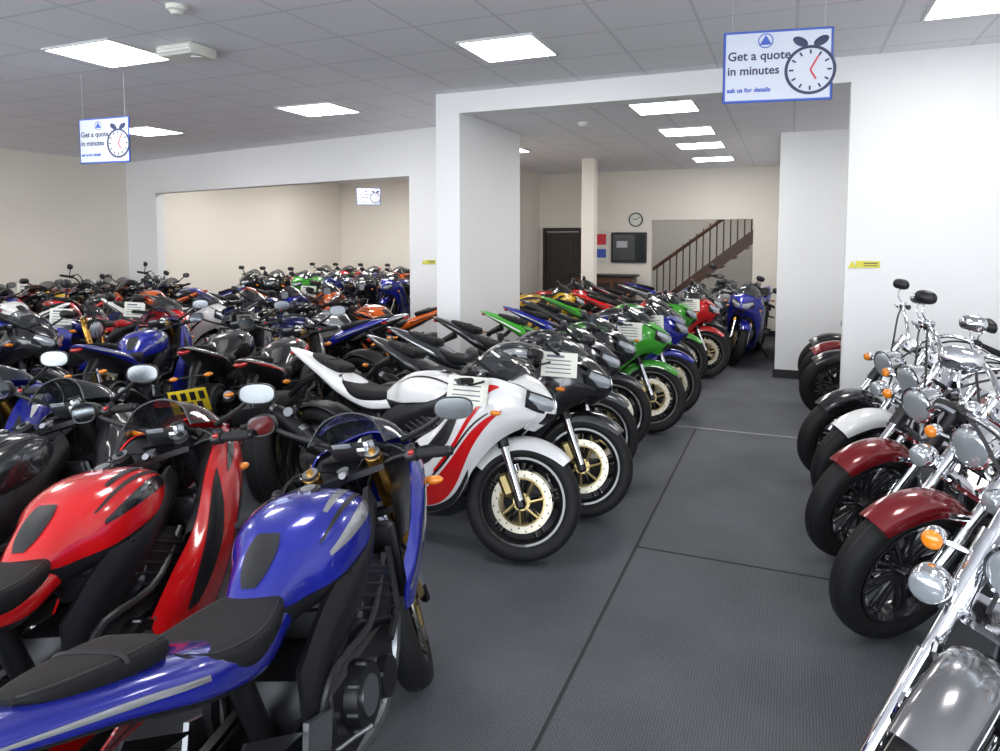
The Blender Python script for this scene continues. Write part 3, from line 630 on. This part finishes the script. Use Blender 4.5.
mb=MB(); mb.rev((0,0,0),[(.001,-.045),(.03,-.043),(.045,-.03),(.06,0)],0,axis=(0,0,1),n=28,closed=False); obj('smoke_detector',mb.mesh('smoke_detector2',[M_white]),(-2.1,7.3,H2))
# ------------------------------------------------------------------ signs
def textgeo(body,size):
    cu=bpy.data.curves.new('t','FONT'); cu.body=body; cu.size=size; cu.resolution_u=3; cu.extrude=.0008; cu.offset=.0012
    o=bpy.data.objects.new('t',cu); bpy.context.scene.collection.objects.link(o)
    dg=bpy.context.evaluated_depsgraph_get(); me=o.evaluated_get(dg).to_mesh()
    v=[tuple(q.co) for q in me.vertices]; f=[tuple(p.vertices) for p in me.polygons]
    bpy.data.objects.remove(o); return v,f
I_blue=simple('sign_blue',(.05,.11,.50),.5); I_dark=simple('sign_ink',(.03,.04,.10),.5); I_red=simple('sign_red',(.7,.03,.05),.5); I_grey=simple('sign_grey',(.45,.47,.5),.5)
I_face=simple('sign_face',(.62,.66,.76),.4)
def addtext(mb,body,size,x,z,m,y=-.006):
    v,f=textgeo(body,size); mb.add([(x+a,y-c,z+b) for a,b,c in v],f,m)
def sign(name,loc,rz,w=.56,h=.39,wire=.4):
    mb=MB()
    mb.rbox((0,0,0),(w,.008,h),1,.004); mb.rbox((0,-.0035,0),(w-.024,.004,h-.024),0,.002)
    addtext(mb,'Get a quote',.064,-w*.46,.035,2); addtext(mb,'in minutes',.062,-w*.46,-.04,2); addtext(mb,'ask us for details',.032,-w*.46,-.13,1)
    mb.plate([(-.09,.11),(-.06,.16),(-.03,.11)],-.0075,-.005,1)
    mb.rev((-.06,-.006,.13),[(.038,-.001),(.038,.001),(.033,.001),(.033,-.001)],1,n=28)
    c=(.16,-.0065,-.03); mb.rev(c,[(.125,-.002),(.125,.002),(.110,.002),(.110,-.002)],2,n=40); mb.rev((c[0],-.006,c[2]),[(.11,-.0005),(.11,.0005),(.001,.0005),(.001,-.0005)],0,n=40)
    for k in range(12):
        a=2*pi*k/12; mb.rbox((c[0]+.092*math.sin(a),-.0085,c[2]+.092*math.cos(a)),(.009,.002,.022),2,.0005,Ry(a))
    for a,L in ((.5,.08),(2.6,.055)): mb.rbox((c[0]+L/2*math.sin(a),-.009,c[2]+L/2*math.cos(a)),(.008,.002,L),3,.0005,Ry(a))
    for sx in (-1,1):
        mb.ell((c[0]+.05*sx,-.007,c[2]+.145),(.04,.004,.022),2,Ry(-.5*sx))
        mb.tube([(sx*w*.42,0,h/2),(sx*w*.42,0,h/2+wire)],.0012,4,n=5)
    obj(name,mb.mesh(name,[I_face,I_blue,I_dark,I_red,I_grey]),loc,(0,0,math.radians(rz)))
sign('hanging_sign',(-.09,3.95,2.56),10,wire=.345,w=.54,h=.37); sign('hanging_sign',(-5.54,4.28,2.52),5,wire=.38); sign('hanging_sign',(-9.2,13.9,2.68),25,wire=.34)
def sticker(loc,rz):
    mb=MB(); mb.rbox((0,0,0),(.17,.003,.055),0,.001); mb.rbox((.02,-.002,.01),(.10,.002,.008),1,.0005); mb.rbox((.02,-.002,-.01),(.10,.002,.006),1,.0005); mb.plate([(-.14,-.03),(-.11,.03),(-.08,-.03)],-.0015,.0015,0)
    obj('warning_sticker',mb.mesh('warning_sticker',[simple('sticker_yellow',(.75,.68,.08),.6),I_dark]),loc,(0,0,math.radians(rz)))
sticker((.57,6.195,1.46),0); sticker((-4.32,sk(-4.32)-.006,1.37),-10.7)
M_door=simple('door_dark_wood',(.03,.022,.02),.4,var=.3); M_wood=simple('brown_wood',(.12,.05,.025),.4,var=.3)
mb=MB(); mb.rbox((0,0,.90),(.66,.05,1.80),0,.01)
for z in (.5,1.35): mb.rbox((0,-.027,z),(.46,.01,.66),0,.004)
mb.cyl((.26,-.03,1.0),(.26,-.09,1.0),.012,2); mb.cyl((.26,-.085,1.0),(.16,-.085,1.0),.01,2)
for sx in (-.36,.36): mb.rbox((sx,-.01,.93),(.06,.07,1.86),1,.005)
mb.rbox((0,-.01,1.86),(.78,.07,.06),1,.005)
obj('door_1',mb.mesh('door',[M_door,M_door,M_chrome]),(-4.02,yr-.03,0))
mb=MB(); mb.rbox((0,0,0),(.66,.04,.56),1,.01); mb.rbox((0,-.02,.0),(.58,.02,.48),0,.005); mb.rbox((-.12,-.032,.06),(.2,.003,.12),2,.001)
obj('wall_screen_display',mb.mesh('display',[simple('dark_glass',(.02,.03,.035),.08,coat=1),M_plastic,I_grey]),(-2.75,yr-.03,1.52))
mb=MB(); mb.rbox((0,0,.5),(1.1,.4,1.0),0,.01); mb.rbox((0,0,1.02),(1.2,.5,.04),1,.01); [mb.rbox((-.36+.36*k,-.205,.5),(.3,.01,.8),1,.004) for k in range(3)]
obj('reception_counter',mb.mesh('counter',[M_wood,M_door]),(-3.1,yr-.45,0))
mb=MB(); mb.rev((0,0,0),[(.13,-.02),(.13,.0),(.11,.0),(.11,-.02)],1,n=36); mb.cyl((0,-.002,0),(0,-.012,0),.12,0,n=36)
for a,L in ((1.0,.09),(-1.2,.06)): mb.rbox((L/2*math.sin(a),-.016,L/2*math.cos(a)),(.01,.003,L),1,.0005,Ry(a))
for k in range(12): mb.rbox((.1*math.sin(k*pi/6),-.014,.1*math.cos(k*pi/6)),(.006,.002,.015),1,.0005,Ry(k*pi/6))
obj('wall_clock',mb.mesh('clock',[M_white,M_plastic]),(-2.63,yr-.005,2.03))
mb=MB(); mb.rbox((0,0,0),(.26,.01,.62),0,.002); mb.rbox((0,-.007,.12),(.2,.004,.2),1,.001); mb.rbox((0,-.007,-.14),(.2,.004,.16),2,.001)
obj('wall_poster',mb.mesh('poster',[M_white,I_red,I_blue]),(-3.28,yr-.01,1.55))
mb=MB()
for i in range(15):
    x=-2.55+.235*i; z=.19*(i+1)
    if x>.25: break
    mb.rbox((x,14.55,z-.02),(.27,.9,.04),0,.005); mb.rbox((x-.12,14.55,z-.11),(.02,.9,.18),1,.003)
mb.plate([(-2.7,.0),(-2.7,.22),(.15,2.52),(.15,2.22)],14.08,14.12,0)
mb.tube([(-2.65,14.08,1.0),(.15,14.08,3.1)],.035,0,n=10)
for i in range(22):
    x=-2.6+.127*i; zb=.2+(x+2.7)*.807; mb.tube([(x,14.08,zb),(x,14.08,zb+.78)],.014,0,n=6)
obj('staircase',mb.mesh('staircase',[M_wood,W_cream]))
# ------------------------------------------------------------------ motorcycles
place('shalf','blue',-1.13,1.47,101,byfront=False)
place('sport','red',-1.86,1.38,104,byfront=False)
place('shalf','black',-2.6,1.5,102,byfront=False)
place('sport','bluewhite',-3.3,1.6,102,byfront=False)
place('sports','black',-4.0,1.7,102,byfront=False)
rowA=['whitered','black','grey','black','greenw','blue','black','green','red','black','blackred','silver','blue']
y=3.22
for i,sc in enumerate(rowA):
    cd=(.56,-.25,.86,25) if i%4!=3 else None
    if i==0: cd=(.48,-.26,.86,18)
    if i==1: cd=(.60,-.20,.90,25)
    k='sportf' if i==0 else ('sport' if i%5!=4 else 'shalf')
    place(k,sc,-1.25+.1*math.sin(i*1.7)+.03*i+(.18 if 10.2<y<11.1 else 0),y,-3+random.uniform(-4,4),card=cd); y+=.66
cols=['blue','red','white','black','orange','navy','blue','silver','black','red','blackred','bluewhite','black','yellow','blue','white','grey','green','red']
ci=0
def nxt():
    global ci; ci+=1; return cols[(ci*7)%len(cols)]
def kd(): return random.choice(['sport','sport','sports','naked','shalf','sport'])
def rc(p=.3): return random.random()<p
place('sporty','black',-4.32,4.80,120); place('sport','blue',-5.05,4.6,120)
place('shalf','blackred',-3.60,4.62,118)
for i,c in enumerate(('blue','silver','orange')): place('sporty' if i==1 else 'sport',c,-4.95+random.uniform(-.08,.08),5.45+.66*i,172+random.uniform(-6,6),cw=(i==0))
for i,c in enumerate(('blue','black','blue','red','white','black','bluewhite','orange')): place(kd(),c,-5.75+random.uniform(-.08,.08),3.0+.67*i,2+random.uniform(-6,6),cw=rc(.45))
for i in range(7): place(kd(),nxt(),-9.15+random.uniform(-.08,.08),4.0+.68*i,176+random.uniform(-6,6),cw=rc())
for i in range(6): place(kd(),nxt(),-9.55+random.uniform(-.06,.06),5.1+.65*i,0+random.uniform(-6,6),cw=rc())
for i in range(8): place(kd(),nxt(),-10.3+.68*i,10.9+random.uniform(-.1,.1),270+random.uniform(-8,8),card=(.85,0,.70,90) if i%3==0 else None)
for i in range(7): place(kd(),nxt(),-10.3+.68*i,13.3,270+random.uniform(-8,8))
for i in range(3): place(kd(),nxt(),-3.38,8.8+.62*i,8+random.uniform(-4,4),byfront=False)
place('sport','blue',-.66,9.55,262); place('naked','black',-1.0,10.6,256)
for yy,sc in ((6.98,'black'),(7.6,'maroon'),(8.22,'black')): place('cruiser',sc,.42,yy,182)
place('cruisern','gun',.28,1.92,224,lean=6)
place('cruiser','maroon',.42,3.18,208,lean=7)
place('cruiser2','maroon',.34,3.93,206,lean=7)
place('cruiser','cwhite',.40,4.60,204,lean=7)
place('cruiser2','black',.34,5.20,198,lean=7)
# ------------------------------------------------------------------ light + camera
w=bpy.data.worlds.new('World'); bpy.context.scene.world=w; w.use_nodes=True
bg=w.node_tree.nodes['Background']; bg.inputs[0].default_value=(.88,.94,1,1); bg.inputs[1].default_value=6.8
la=bpy.data.lights.new('window_portal','AREA'); la.shape='RECTANGLE'; la.size=XR-XL; la.size_y=2.5; la.cycles.is_portal=True
lo=obj('window_portal',la,((XL+XR)/2,-2.2,1.6),(math.radians(90),0,0))
cam=bpy.data.cameras.new('camera'); co=obj('camera',cam,(0,0,1.65))
f=690.; cam.sensor_width=36; cam.sensor_fit='HORIZONTAL'; cam.lens=36*f/1000; cam.clip_start=.05
pitch=4.0; hz=240
cam.shift_y=-((375-(hz+f*math.tan(math.radians(pitch))))/1000)
yaw=math.degrees(math.atan(290/690))
co.rotation_euler=(math.radians(90-pitch),0,math.radians(yaw))
sc=bpy.context.scene; sc.camera=co
sc.view_settings.view_transform='Standard'; sc.view_settings.look='None'; sc.view_settings.exposure=0
